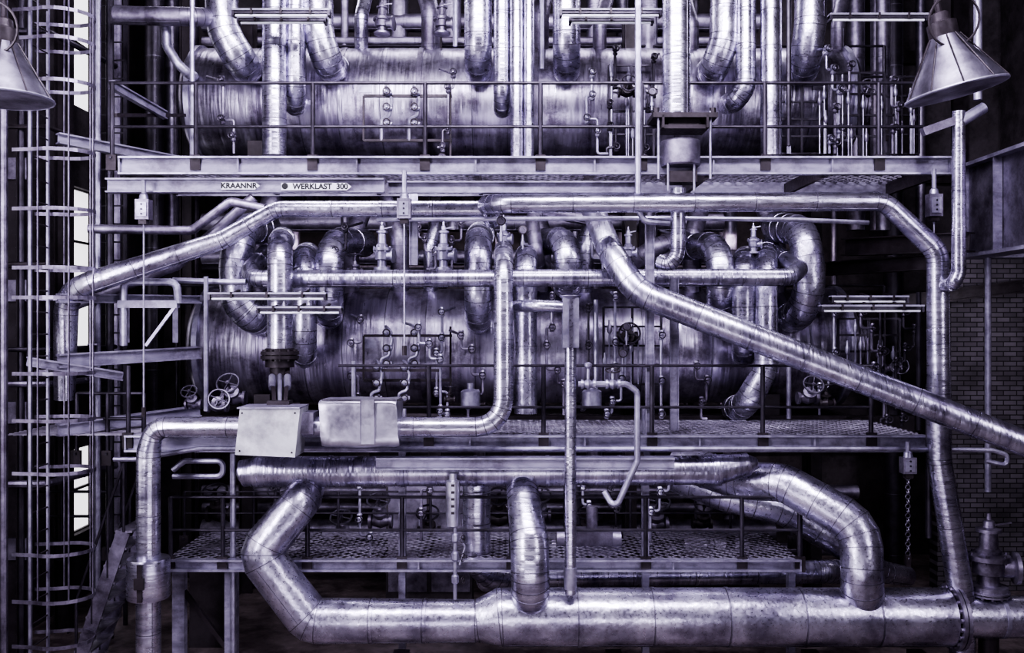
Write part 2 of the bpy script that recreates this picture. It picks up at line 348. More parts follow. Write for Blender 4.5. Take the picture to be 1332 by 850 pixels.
b=pipe('steam_header_pipe',[(310,618,.1),(318,616,.1),(335,614,.1),(900,612,.1),(930,612,.1),(972,604,.1),(985,602,.1)],[8,17,20,19,20,14,6],ALUX,bend=1,seam=.95,n=32)
b.done()
pipe('insulated_elbow_pipe',[(880,600,1.2),(960,625,.6),(1020,628,.2),(1120,686,-.3),(1122,772,-.5),(1122,790,0)],[22,24,25,27,27,26],ALU,bend=1.35,seam=.7,gore=22,n=32).done()
pipe('insulated_elbow_pipe',[(880,620,1.5),(940,645,1.1),(1020,665,1.0),(1100,715,1.0),(1150,745,1.2),(1180,750,1.5)],[20,20,19,16,14,13],ALU,seam=.6).done()
b=pipe('large_bottom_main_pipe',[(402,625,.4),(392,652,-.1),(336,720,-.25),(404,808,-.25),(620,808,-.25),(652,803,-.25),(1232,803,-.25)],[22,25,28,29,27,37,37],ALU,bend=.55,seam=.95,gore=40,n=40)
b.flange(P(1240,803,-.25),(1,0,0),.42,DULL,bolts=20)
b.cyl(P(1240,803,-.25),P(1420,803,-.25),.26,ALU,n=24)
b.band(P(1300,803,-.25),Vector((1,0,0)),.26,GAL,w=.03)
for px in (520,800,1060,1200):
    q=P(px,803,-.25); b.box((q.x,q.y,.2),(.2,.5,.4),DARK)
b.done()
pipe('insulated_branch_pipe',[(630,755,.9),(650,750,.7),(1075,744,.7),(1088,744,.9),(1110,744,1.6)],15,ALUX,seam=1.0).done()
pipe('insulated_riser_pipe',[(618,610,.45),(620,640,.45),(620,735,.45),(645,752,.55),(665,752,.7)],18,ALUZ,seam=.6).done()
pipe('insulated_riser_pipe',[(678,620,.25),(680,645,-.1),(689,705,-.5),(690,770,-.62),(690,785,-.2)],[19,21,25,25,24],ALUZ,bend=1.2,seam=.5,gore=15,n=32).done()
b=pipe('drain_standpipe',[(742,395,-.5),(742,773,-.55)],7.5,ALUZ,seam=1.0)
a=P(742,420,-.5); b.box(a,(.2,.2,.62),GAL); b.box(a+Vector((0,-.11,.0)),(.05,.03,.6),ALU); b.lathe(P(742,398,-.5),(0,0,1),[(0,.1),(.08,.1),(.12,.14),(.13,.14)],GAL); b.lathe(P(742,775,-.55),(0,0,1),[(0,.04),(.1,.08),(.35,.085)],GAL)
b.tube(pp([(742,400,-.5),(700,398,-.45),(672,398,-.2)]),.075,ALU,seam=.3); b.done()

def riser(px,py0,py1,r,d,end,top=None,name='insulated_riser_pipe',mt=None,seam=.6):
    l=[]
    if top=='up': l.append((px,-80,d))
    elif top=='back': l+= [(px+4,py0+r*.3,d+1.6),(px,py0+r*.6,d)]
    elif top=='backr': l+= [(px+45,py0+r,d+1.3),(px,py0+r*.8,d)]
    elif top=='backl': l+= [(px-45,py0+r,d+1.3),(px,py0+r*.8,d)]
    else: l.append((px,py0,d))
    if end=='back': l+=[(px,py1-r*.5,d),(px,py1-r*.3,d+1.2)]
    elif end=='left': l+=[(px,py1-2*r,d),(px-r*1.2,py1-r*.6,d+.1),(px-r*2.2,py1-r*.4,d+1)]
    else: l.append((px,py1,d))
    return pipe(name,l,r,mt or random.choice([ALU,ALUZ,ALUZ]),bend=1.7,seam=seam)
for a in [(357,0,203,15.5,1.35,'','up'),(384,0,143,13.5,1.5,'back','up'),
          (622,0,102,18,1.5,'back','up'),(653,0,147,11,1.4,'back','up'),(672,0,206,8.5,1.3,'','up'),(688,0,206,7,1.3,'','up'),
          (737,0,100,18,1.5,'back','up'),(1003,0,203,13.5,1.35,'','up'),(970,0,142,13,1.5,'left','up')]:
    riser(*a).done()
for l,r in (([(285,-60,1.6),(290,40,1.6),(318,88,1.7),(330,92,2.8)],21),([(412,-60,1.6),(414,45,1.6),(428,86,1.7),(440,92,2.8)],20),([(945,-60,1.6),(942,55,1.6),(928,92,1.7),(920,96,2.8)],19),([(1055,-60,1.6),(1054,30,1.6),(1046,90,1.7),(1040,94,2.8)],20)):
    pipe('insulated_riser_pipe',l,r,ALU,bend=2,seam=.45).done()
pipe('insulated_riser_pipe',[(765,285,2),(690,270,2),(700,345,1.5),(712,350,3)],9,DULL,seam=.3).done()
for a in [(364,306,454,16,.28,'','back'),(396,326,470,16,1.4,'back','back'),(428,298,418,18.5,1.5,'back','backr'),
          (622,300,424,18,1.35,'back','back'),(684,325,538,15,1.3,'','back'),(738,298,378,18,1.5,'back','backl'),
          (937,304,405,18,1.5,'back','backl'),(967,330,470,15,1.45,'back','back')]:
    riser(*a).done()
pipe('insulated_riser_pipe',[(345,296,2.6),(312,300,1.5),(306,345,1.4),(308,395,1.4),(330,414,1.5),(345,420,2.6)],21,ALU,bend=1.6,seam=.3).done()
pipe('insulated_riser_pipe',[(1010,296,2.6),(1044,300,1.5),(1052,340,1.4),(1053,380,1.4),(1040,410,1.6),(1020,416,2.6)],20,ALU,bend=1.6,seam=.3).done()
pipe('insulated_riser_pipe',[(998,325,2.6),(996,338,1.45),(997,480,1.3),(970,528,1.35),(955,532,2.2)],[15,15,15.5,17,17],ALU,bend=2,seam=.5).done()
pipe('insulated_riser_pipe',[(905,310,3.2),(880,312,2.2),(850,322,2.0),(820,345,2.4)],12,DULL,seam=.4).done()

b=B('spring_hanger_assembly'); 
b.tube(pp([(880,-80,-.1),(880,150,-.1)]),R(18,-.1),ALUZ,seam=.8,n=28)
q=P(887,155,-.1); b.box(q,(.82,.5,.06),DARK); b.box(q+Vector((0,0,-.14)),(.6,.42,.05),DARK); b.box(q+Vector((0,0,-.07)),(.4,.3,.14),DARK)
for s in(-1,1):
    b.box(q+Vector((s*.28,-.1,-.08)),(.03,.3,.16),DARK)
    b.cyl(q+Vector((s*.33,-.18,.06)),q+Vector((s*.33,-.18,-.8)),.018,GAL,n=8); b.cyl(q+Vector((s*.36,-.18,.03)),q+Vector((s*.36,-.18,.1)),.04,DARK,n=6)
b.lathe(P(885,217,-.1),(0,0,1),[(0,.1),(0,.24),(.02,.255),(.31,.255),(.33,.24),(.33,.1)],DULL,n=28)
b.box(P(886,232,-.1),(.36,.3,.14),DARK)
for s in(-1,1): b.cyl(P(886+s*17,248,-.25),P(886+s*17,190,-.25),.016,GAL,n=8)
b.tube(pp([(882,245,-.1),(882,330,-.1),(872,345,-.1),(858,340,0)]),R(9.5,0),ALUZ,bend=1.6,seam=.3); b.cyl(P(882,240,-.1),P(882,225,-.1),.05,DARK); b.done()
pipe('vent_pipe',[(830,-60,-.2),(830,272,-.2),(838,288,-.2),(870,290,-.1)],4.2,GAL,seam=1.2,n=10).done()
for px,t,bt,d in ((845,287,588,.05),(877,362,560,.3),(538,250,345,.4)):
    b=B('steel_support_post'); a=P(px,t,d);c=P(px,bt,d); b.bar(a,c,.1,.012,BEAM); b.bar(a+Vector((.05,0,0)),c+Vector((.05,0,0)),.012,.08,BEAM) ;b.bar(a-Vector((.05,0,0)),c-Vector((.05,0,0)),.012,.08,BEAM)
    b.done()
pipe('drop_pipe',[(1247,145,-.6),(1247,355,-.6),(1240,370,-.6),(1226,372,-.3)],[8,9,9,8],ALUZ,seam=.6,n=14).done()
pipe('drop_pipe',[(1285,315,1.2),(1285,640,1.2)],4,GAL,seam=1.3,n=10).done()
pipe('drop_pipe',[(1208,500,-.1),(1208,700,-.1)],4,RAIL,seam=0,n=10).done()
for px,y0,y1,d in ((460,470,570,1.0),(268,360,535,.4),(1026,440,545,.3),(1026,0,190,.6),(250,0,205,.2),(775,390,520,1.5),(592,0,60,1.6),(705,0,90,1.5),(1195,380,560,1.0)):
    pipe('instrument_tube',[(px,y0 if y0 else -60,d),(px,y1,d)],3.2,random.choice([GAL,RAIL]),seam=1.1,n=8).done()

def sampling(px,py,d=1.7):
    b=B('sampling_valve_station')
    for i,dx in enumerate((-14,22)):
        b.tube(pp([(px+dx-8,py+40,d),(px+dx-8,py+12,d),(px+dx+2,py+8,d),(px+dx+6,py-12,d),(px+dx+2,py-26,d),(px+dx-2,py-30,d+.4)]),.026,GAL,bands=False,n=8)
        for yy in (-22,-2,18):
            c=P(px+dx,py+yy,d-.05); b.lathe(c-Vector((.07,0,0)),(1,0,0),[(0,.03),(.03,.03),(.04,.05),(.1,.05),(.11,.03),(.14,.03)],GAL,n=10)
            b.cyl(c,c+Vector((0,-.12,.0)),.014,GAL,n=8); b.torus(c+Vector((0,-.12,0)),(0,1,0),.05,.01,DARK,n=12)
    b.bar(P(px-45,py-18,d),P(px+70,py-18,d),.04,.04,DARK); b.bar(P(px-45,py+40,d),P(px+70,py+40,d),.04,.04,DARK)
    b.bar(P(px-45,py-18,d),P(px-45,py+40,d),.03,.03,DARK); b.bar(P(px+68,py-30,d),P(px+68,py+65,d),.03,.03,DARK)
    b.done()
sampling(518,143); sampling(518,455); sampling(505,500,1.5)
def batten(px0,px1,py,d):
    b=B('fluorescent_light_fitting'); a=P(px0,py,d);c=P(px1,py,d); b.bar(a,c,.14,.025,WHITE)
    b.bar(a-Vector((0,0,.03)),c-Vector((0,0,.03)),.09,.035,RAIL); b.cyl(a+Vector((.04,-.02,-.07)),c+Vector((-.04,-.02,-.07)),.015,TUBE,n=10)
    b.bar(a+Vector((0,0,-.045)),a+Vector((.03,0,-.045)),.13,.08,RAIL); b.bar(c+Vector((-.03,0,-.045)),c+Vector((0,0,-.045)),.13,.08,RAIL)
    for f in(.2,.5,.8): q=a.lerp(c,f); b.bar(q,q+Vector((0,.3,.05)),.03,.03,DARK); b.box(q-Vector((0,.06,.02)),(.03,.03,.08),DARK)
    return b.done()
batten(303,430,14,.5); batten(310,425,24,.8); batten(728,860,14,.5); batten(740,850,24,.8); batten(272,425,382,.0); batten(335,445,400,.0); batten(1067,1200,398,.3); batten(1080,1180,386,.6); batten(1078,1205,20,.4)
b=B('fluorescent_light_fitting'); a=P(490,602,-.32);c=P(876,602,-.32); b.bar(a,c,.14,.11,BEAM); b.bar(a+Vector((0,0,.06)),c+Vector((0,0,.06)),.2,.02,GAL); b.bar(a-Vector((0,0,.07)),c-Vector((0,0,.07)),.18,.02,GAL)
for f in(.1,.5,.9): q=a.lerp(c,f); b.bar(q,q+Vector((0,.3,.1)),.05,.05,DARK)
b.done()

def handwheel(b,c,ax,r,mt=RAIL):
    ax=Vector(ax).normalized();c=Vector(c); b.torus(c,ax,r,r*.1,mt,n=22); u=ax.orthogonal().normalized(); w=ax.cross(u)
    for k in range(4):
        a=math.pi*k/2+.4; b.cyl(c,c+(u*math.cos(a)+w*math.sin(a))*r,r*.07,mt,n=6)
    b.cyl(c-ax*r*.2,c+ax*r*.15,r*.2,mt,n=8)
def gatevalve(px,py,d,s=1.0,ax=(0,0,1),mt=DARK,name='gate_valve'):
    b=B(name); c=P(px,py,d); A=Vector(ax).normalized()
    b.lathe(c-Vector((.16*s,0,0)),(1,0,0),[(0,.1*s),(.04*s,.1*s),(.045*s,.06*s),(.1*s,.08*s),(.16*s,.1*s),(.22*s,.08*s),(.275*s,.06*s),(.28*s,.1*s),(.32*s,.1*s)],mt)
    b.lathe(c,A,[(0,.07*s),(.12*s,.06*s),(.13*s,.1*s),(.17*s,.1*s),(.18*s,.05*s),(.24*s,.04*s),(.25*s,.016*s),(.42*s,.016*s)],mt)
    handwheel(b,c+A*.38*s,A,.15*s,SEAM if mt==DULL else RAIL); return b.done()
gatevalve(305,518,.9,1.0,(0,-.8,.6),DULL); gatevalve(283,528,.7,.9,(0.3,-.8,.3),DULL); gatevalve(252,526,.6,.7,(0,-.7,.7),DULL); gatevalve(1050,518,.9,.9,(0,-.8,.6),DULL); gatevalve(1075,525,1.2,.7)
gatevalve(462,355,1.6,.7,mt=DULL); gatevalve(585,520,1.5,.5); gatevalve(1160,480,1.6,.8,(0,-1,.2),DULL); gatevalve(815,440,1.6,1.0,(0,-1,.2),DARK); gatevalve(815,120,1.6,.8,(0,-1,.2)); gatevalve(1120,120,2.2,.8,(0,-1,0),DULL); gatevalve(1095,180,2.2,.7,(0,-1,0),DULL)
for i in range(12): gatevalve(300+i*68+random.randint(-15,15),random.randint(655,700),random.uniform(2.3,3.4),random.uniform(.8,1.3),(0,-.5,.8),random.choice([DULL,DARK,DULL]))
b=B('control_valve'); c=P(364,468,.25)
b.flange(c+Vector((0,0,.06)),(0,0,1),.25,DARK,th=.05,bolts=12); b.cyl(c-Vector((0,0,.1)),c+Vector((0,0,.15)),.19,DARK,n=20); b.cyl(c-Vector((0,0,.2)),c-Vector((0,0,.1)),.13,DARK)
for s in(-1,1): b.bar(P(364+s*10,484,.2),P(364+s*7,528,-.4),.05,.05,DARK); b.cyl(P(364+s*10,490,.1),P(364+s*10,505,-.1),.045,GAL,n=10)
b.cyl(P(364,484,.2),P(364,530,-.4),.03,GAL); b.box(P(364,524,-.4),(.28,.2,.05),DARK); b.done()
def psv(px,py0,py1,d,r,mt=GAL,name='safety_relief_valve'):
    b=B(name); a=P(px,py1,d); h=P(px,py0,d).z-a.z; r=R(r,d)
    pr=[(0,.9),(.06,.9),(.07,.5),(.2,.5),(.22,.75),(.38,.8),(.40,1),(.46,1),(.48,.6),(.52,.62),(.55,.45),(.75,.42),(.76,.6),(.8,.6),(.82,.3),(.9,.26),(.92,.14),(1,.12)]
    b.lathe(a,(0,0,1),[(h*u,r*v) for u,v in pr],mt,n=18)
    b.lathe(a+Vector((0,0,h*.3)),(1,-.2,0),[(0,r*.5),(r*1.1,r*.5),(r*1.15,r*.8),(r*1.35,r*.8)],mt,n=14)
    for k in range(6): t=k*math.pi/3; b.cyl(a+Vector((math.cos(t)*r*.85,math.sin(t)*r*.85,h*.37)),a+Vector((math.cos(t)*r*.85,math.sin(t)*r*.85,h*.49)),r*.09,mt,n=6)
    b.bar(a+Vector((0,-.02,h*.84)),a+Vector((r*1.1,-.02,h*.88)),.02,.015,mt)
    return b.done()
psv(497,288,352,1.2,12); psv(577,288,352,1.2,12); psv(817,295,345,1.2,9); psv(980,290,330,1.6,8); psv(655,280,325,1.5,9); psv(497,0,45,2.2,12,DULL); psv(575,0,45,2.2,12,DULL)
psv(1286,668,768,-.2,26,DULL)
b=B('safety_valve_pedestal'); q=P(1286,768,-.2); b.cyl((q.x,q.y,0),q,.12,DARK); b.flange(q-Vector((0,0,.03)),(0,0,1),.25,DULL,th=.03); b.tube([q+Vector((.0,0,-.25)),q+Vector((.5,0,-.25)),q+Vector((.9,0,-.25))],.1,DULL); b.done()
b=B('instrument_drain_line'); b.tube(pp([(752,500,-.5),(815,500,-.5),(829,510,-.5),(829,600,-.5),(800,664,-.5),(786,640,-.4)]),.04,GAL,bands=True,seam=.5,n=10)
for px in(765,797): c=P(px,500,-.5); b.lathe(c-Vector((.09,0,0)),(1,0,0),[(0,.06),(.03,.06),(.04,.04),(.09,.07),(.14,.04),(.15,.06),(.18,.06)],GAL); b.cyl(c,c+Vector((0,0,.2)),.02,GAL,n=8)
handwheel(b,P(797,482,-.5),(0,-.3,1),.09,DARK); b.lathe(P(765,480,-.5),(0,0,1),[(0,.03),(.03,.05),(.06,.05),(.08,.02)],GAL); b.done()
for px,py,d in ((815,425,1.0),(810,460,1.0),(652,288,.0),(575,205,1.7),(680,300,.8),(848,120,1.3)):
    b=B('pressure_gauge'); c=P(px,py,d); b.lathe(c,(0,-1,0),[(0,.05),(.03,.062),(.05,.062),(.055,.052)],DARK,n=20); b.cyl(c+Vector((0,-.056,0)),c+Vector((0,-.058,0)),.048,DULL,n=20)
    b.box(c+Vector((.015,-.062,.015)),(.04,.003,.005),BLACK,Matrix.Rotation(.8,3,'Y')); b.cyl(c,c-Vector((0,0,.26)),.016,GAL,n=8); b.lathe(c-Vector((0,0,.2)),(0,0,1),[(0,.03),(.05,.03)],GAL,n=6); b.done()
def pendant(px,py0,py1,line,d,chain=False,up=None):
    b=B('hanging_control_pendant'); a=P(px,py0,d);c=P(px,py1,d); m=(a+c)/2
    b.box(m,(.17,.14,a.z-c.z),DULL); b.box(m+Vector((0,-.075,0)),(.12,.01,(a.z-c.z)*.7),GAL)
    for k in(-.06,0,.06): b.cyl(m+Vector((0,-.08,k)),m+Vector((0,-.09,k)),.012,RAIL,n=8)
    b.box(c-Vector((0,0,.03)),(.1,.1,.06),DARK)
    if up: b.cyl(a,P(px,up,d),.03,GAL,n=8); b.lathe(a,(0,0,1),[(0,.06),(.06,.05),(.08,.03)],GAL)
    q=P(px,line,d)
    if chain:
        n=int((c.z-q.z)/.06)
        for i in range(n): b.torus(c-Vector((0,0,.06*i+.06)),(1,0,0) if i%2 else (0,1,0),.03,.008,SEAM,n=8,m=5)
        b.box(q,(.06,.06,.14),DARK)
    else: b.cyl(c,q,.011,GAL,n=6); b.cyl(q,q-Vector((0,0,.12)),.03,DARK,n=8)
    b.done()
pendant(187,260,286,530,-.5,up=235); pendant(526,259,285,450,-.5,up=222); pendant(1215,253,282,325,-.1,up=220); pendant(1181,595,616,730,-.3,chain=True,up=575)
b=B('level_switch_column'); b.lathe(P(589,686,-.35),(0,0,1),[(0,.05),(0.02,.09),(.58,.09),(.6,.05),(.68,.05)],JACK,n=20)
for k in range(5): b.box(P(589,632+k*9,-.44),(.04,.02,.03),DARK)
b.tube(pp([(592,686,-.35),(592,780,-.35)]),.025,GAL,bands=False,n=8)
for py in(706,730,760): 
    c=P(592,py,-.35); b.lathe(c,(0,0,1),[(0,.03),(.02,.05),(.1,.05),(.12,.03)],GAL,n=10); handwheel(b,c+Vector((.1,-.03,.05)),(1,-.5,0),.05,DARK)
b.tube(pp([(598,700,-.35),(605,712,-.35),(598,735,-.35)]),.015,GAL,bands=False,n=6); b.done()

def bell(px,py,d,rim,h,tiltx=0):
    b=B('high_bay_pendant_lamp'); c=P(px,py,d); ax=Vector((tiltx,0,1)).normalized()
    b.rings([(c+ax*(h*u),ax,rim*v) for u,v in ((0,1),(.02,1.02),(.05,1.0),(.35,.78),(.7,.5),(.9,.36),(1,.3))],SEAM,n=36,cap=False)
    b.rings([(c+ax*(h*u),ax,rim*v) for u,v in ((0,.99),(.05,.97),(.35,.75),(.7,.47),(.98,.28))],DULL,n=36,cap=True)
    b.lathe(c+ax*h,ax,[(0,rim*.3),(h*.25,rim*.3),(h*.28,rim*.2),(h*.42,rim*.18),(h*.45,.05)],DARK,n=20)
    b.lathe(c+ax*h*.35,ax,[(-.12,.02),(-.1,.07),(0,.1),(.12,.07),(.25,.04)],WHITE,n=16)
    b.torus(c+ax*.01,ax,rim*1.01,.014,GAL,n=36)
    for k in range(10):
        t=k*math.pi/5; u=Vector((math.cos(t),math.sin(t),0)); u=(u-ax*u.dot(ax)).normalized(); b.cyl(c+ax*.02+u*rim*1.02,c+ax*h*1.0+u*rim*.31,.008,DARK,n=6)
    b.torus(c+ax*h*1.0+Vector((0,-.2,.1)),(0,1,.2),.24,.012,DARK,n=24)
    b.tube([c+ax*h*1.35,c+ax*h*1.6,c+Vector((tiltx*h*1.5,0,h*4))],.03,DARK,bands=False,n=8)
    b.done()
bell(1244,120,-3,.46,.55,-.22); bell(5,130,-3,.44,.55,0)

b=B('crane_runway_girder'); zt=P(0,212,1.0).z
x0=P(1262,0,1.2).x
b.box((x0+.06,-1.0,zt-.65),(.04,5.0,1.3),DULL); b.box((x0+.1,-1,zt),(.4,5,.05),BEAM); b.box((x0+.1,-1,zt-1.3),(.4,5,.05),BEAM)
for k in range(3): b.box((x0-.03,-3.2+k*1.8,zt-.65),(.12,.02,1.25),BEAM)
b.box((x0+1.2,1.35,zt-.65),(2.4,.05,1.3),BEAM); b.box((x0+1.2,1.3,zt-1.3),(2.4,.2,.04),BEAM)
b.done()
b=B('bracket_beam'); ibeam(b,P(1100,322,2.5),P(1262,315,.5),.25,.2,DARK); ibeam(b,P(1075,350,3),P(1230,340,1.),.2,.15,DARK)
ibeam(b,P(1150,395,4),P(1330,372,4),.2,.15,DARK); b.done()
b=B('lamp_support_pole'); b.tube(pp([(1280,140,-.6),(1247,160,-.6)]),.07,GAL); b.cyl(P(1272,130,-.6),P(1272,-50,-.6),.05,GAL); b.bar(P(1200,172,-.6),P(1262,150,-.6),.1,.1,DULL); b.done()
for (x0,x1,y0,y1,d) in ((1085,1150,95,205,1.8),(1010,1075,110,200,2.0),(1090,1170,415,500,1.6),(792,850,85,205,2.0),(785,860,400,500,1.8),(1150,1195,100,200,3.0)):
    b=B('instrument_rack'); 
    for x in (x0,(x0+x1)/2,x1): b.bar(P(x,y0,d),P(x,y1,d),.035,.035,RAIL)
    for k in range(5):
        y=y0+(y1-y0)*k/4; b.bar(P(x0,y,d),P(x1,y,d),.03,.03,RAIL)
    for k in range(7):
        x=random.uniform(x0,x1); y=random.uniform(y0+10,y1-20); c=P(x,y,d-.08)
        b.lathe(c,(0,0,1),[(0,.02),(.03,.035),(.1,.035),(.13,.02),(.2,.015)],random.choice([GAL,DULL,GAL]),n=10)
        b.cyl(c,P(x,y1,d-.08),.012,GAL,n=6)
    b.done()
def impulse(px,py0,py1,d,mt):
    b=B('impulse_line_with_valves'); x=px; pts=[(x+random.randint(-25,25),py0,d+.4),(x,py0+6,d)]
    y=py0+6
    while y<py1-18:
        y+=random.randint(14,34); pts.append((x,min(y,py1),d))
        if random.random()<.5: x+=random.choice([-12,-7,8,14]); pts.append((x,min(y,py1),d))
    pts.append((x,py1,d)); q=[pts[0]]
    for p in pts[1:]:
        if (P(*p)-P(*q[-1])).length>.05: q.append(p)
    b.tube(pp(q),.02,mt,bands=False,n=8)
    for p in q[1:-1:2]:
        c=P(*p)-Vector((0,.02,0)); b.lathe(c-Vector((0,0,.07)),(0,0,1),[(0,.03),(.02,.04),(.05,.03),(.07,.045),(.09,.03),(.12,.04),(.14,.03)],mt,n=10)
        b.cyl(c,c+Vector((0,-.1,0)),.012,mt,n=6); b.torus(c+Vector((0,-.1,0)),(0,1,0),.045,.009,RAIL,n=12,m=5)
    b.done()
for px,y0,y1,d in ((470,410,560,1.2),(545,420,555,1.0),(575,400,545,1.5),(600,430,550,1.3),(718,380,540,1.4),(765,395,535,1.4),(800,380,545,1.1),(860,430,545,1.3),(905,470,545,1.4),(1085,400,540,1.4),(1120,400,545,1.2),(1145,390,550,1.1),(1175,400,555,1.2),
   (290,100,200,1.3),(590,90,195,1.5),(770,90,200,1.3),(800,60,200,1.5),(850,70,200,1.6),(1075,60,200,1.4),(1105,80,200,1.4),(1160,100,200,1.2),(450,290,350,1.5),(545,290,350,1.5),(600,285,350,1.7),(770,300,350,1.6),(880,300,350,2),
   (350,600,725,1.3),(480,610,725,1.2),(560,600,730,1.2),(750,610,725,1.5),(800,600,725,1.4),(870,610,725,1.3)):
    impulse(px,y0,y1,d,random.choice([GAL,DULL,GAL,RAIL]))
pipe('handrail_loop',[(161,450,.4),(161,385,.4),(161,367,.4),(230,367,.4),(232,395,.4)],5,GAL,seam=.5,n=10).done()
b=B('small_pipe_stand'); b.bar(P(155,396,.4),P(232,396,.4),.12,.1,BEAM); 
for px in(165,228): b.bar(P(px,396,.4),P(px,445,.6),.07,.05,GAL)
b.bar(P(190,450,.4),P(230,396,.4),.04,.04,GAL); b.done()
pipe('condensate_pipe',[(225,365,.6),(300,367,.6),(320,367,.6)],4,GAL,seam=.4,n=10).done()
b=B('left_access_platform')
for py,h in ((470,.16),(388,.1),(180,.12),(560,.14)):
    a=P(75,py,-.1); c=P(260,py-(py-425)*.16-4,1.4); ibeam(b,a,c,h,.12,BEAM)
ibeam(b,P(120,455,.6),P(120,455,3.5),.14,.12,BEAM); ibeam(b,P(35,470,-.2),P(160,490,.2),.1,.1,BEAM)
z=P(0,566,0).z
for k in range(18): b.bar((-6.6,k*.12,z),(-4.2,k*.12,z),.02,.012,GRAT)
for k in range(20): b.bar((-6.6+k*.12,0,z-.01),(-6.6+k*.12,2.1,z-.01),.02,.012,GRAT)
b.done()
rails('left_platform_railing',[100,140,187],512,545,590,.3,mt=RAIL).done()
rails('left_platform_railing',[20,80,140],640,672,715,1.6,mt=RAIL,thick=.02).done()
# ladder with cage
b=B('caged_access_ladder'); xc=-5.85; r=.36; y0=-.25
for y in (-.47,-.03): b.bar((-6.02,y,0),(-6.02,y,10.5),.03,.04,GAL)
for k in range(36): b.cyl((-6.02,-.47,.3+k*.28),(-6.02,-.03,.3+k*.28),.011,DARK,n=8)
hz=[P(0,py,-.25).z for py in (-35,22,58,112,200,275,350,388,485,545,612,715,775,832)]
for z in hz:
    pts=[Vector((-6.02-.2,-.25-r*.75,z))]+[Vector((xc+.12+r*math.cos(t)*1.1,-.25+r*math.sin(t),z)) for t in [math.radians(-120+i*20) for i in range(13)]]+[Vector((-6.02-.2,-.25+r*.75,z))]
    for i in range(len(pts)-1): b.bar(pts[i],pts[i+1],.012,.045,DULL)
for t in (-110,-55,0,55,110):
    t=math.radians(t); x=xc+.12+r*1.1*math.cos(t); y=-.25+r*math.sin(t); b.bar((x,y,1.2),(x,y,10.5),.01,.03,DULL)
b.done()
b=B('caged_access_ladder'); 
for x in(-6.35,-5.95): b.bar((x,2.2,0),(x,2.2,11),.06,.03,RAIL)
for k in range(38): b.cyl((-6.35,2.2,.3+k*.28),(-5.95,2.2,.3+k*.28),.012,RAIL,n=6)
b.done()
b=B('riveted_steel_column')
for x,y,w,mt in ((-7.0,.9,.28,DARK),(-6.55,3.4,.22,DARK),(-6.75,1.9,.2,DARK),(-5.95,4.9,.2,DARK)):
    b.box((x,y,5.6),(w,.02,11.2),mt)
    for s in(-1,1): b.box((x+s*w/2,y,5.6),(.02,w*.9,11.2),mt)
for k in range(60): 
    for s in(-1,1): b.lathe((-7.0+s*.09,.885,.3+k*.18),(0,-1,0),[(0,.02),(.012,.016),(.016,.004)],BEAM,n=8)
for z in (1.5,3.4,5.1,6.8,8.5): b.box((-7.0,.85,z),(.5,.05,.3),DULL)
b.done()
for px,d,r,mt in ((5,-.2,5,DULL),(38,-.1,3,RAIL),(28,.6,4,RAIL),(127,1.0,4,GAL),(143,1.6,5,RAIL),(152,2.6,6,DULL)):
    pipe('vertical_conduit',[(px,-100,d),(px,880,d)],r,mt,seam=1.3,n=10).done()
for i,py in enumerate((40,165,345,455,500,630)):
    pipe('side_conduit',[(-20,py,.4),(60,py,.6),(150,py-(py-425)*.12,2.2)],random.choice([3,4,5]),random.choice([RAIL,DULL,DARK]),seam=.8,n=8).done()
pipe('insulated_header_pipe',[(150,20,1.2),(262,22,1.2),(285,24,2.2)],12,DULL,seam=.5).done()
pipe('condensate_pipe',[(216,22,1.4),(217,60,1.4),(232,84,1.4),(247,98,1.5),(255,100,2.5)],6,GAL,seam=.3,n=12).done()
ob=B('rolled_beam_strut'); ibeam(ob,P(145,110,.1),P(215,150,1.2),.1,.08,BEAM); ob.bar(P(150,150,0),P(240,150,2),.05,.05,DARK); ob.done()
b=B('steel_stairway')
A=P(165,690,.2);C=P(95,840,-.2)
for y in(.1,.8): b.bar(Vector((A.x,y,A.z)),Vector((C.x-.1,y,0.1)),.03,.18,DULL); b.cyl(Vector((A.x,y,A.z+.9)),Vector((C.x-.1,y,1.0)),.02,RAIL,n=8)
for k in range(9): f=k/8; b.box((A.x+(C.x-.1-A.x)*f,.45,A.z*(1-f)+.1*f),(.22,.7,.03),GRAT)
for k in range(4):
    f=k/3.; 
    for y in(.1,.8): x=A.x+(C.x-.1-A.x)*f; z=A.z*(1-f)+.1*f; b.cyl((x,y,z),(x,y,z+.9),.02,RAIL,n=8)
b.done()
b=B('lower_deck_support_frame')
for px in(232,300,523,840,1030):
    q=P(px,735,.25); b.box((q.x,.3,q.z/2+1.05 if px in(523,840) else q.z/2),(.16 if px in(232,300) else .09,.12,q.z+2.1 if px in(523,840) else q.z),BEAM)
b.bar(P(232,760,.3),P(300,850,.3),.06,.06,DARK); b.box(P(275,800,1.4),(.5,.4,1.4),DARK); b.done()
pipe('cable_conduit',[(225,620,.2),(290,620,.2),(290,600,.2),(240,600,.2),(225,612,.2)],4,GAL,bands=False,n=8).done()
pipe('vertical_conduit',[(303,590,.2),(303,880,.2)],4,GAL,seam=1,n=8).done()

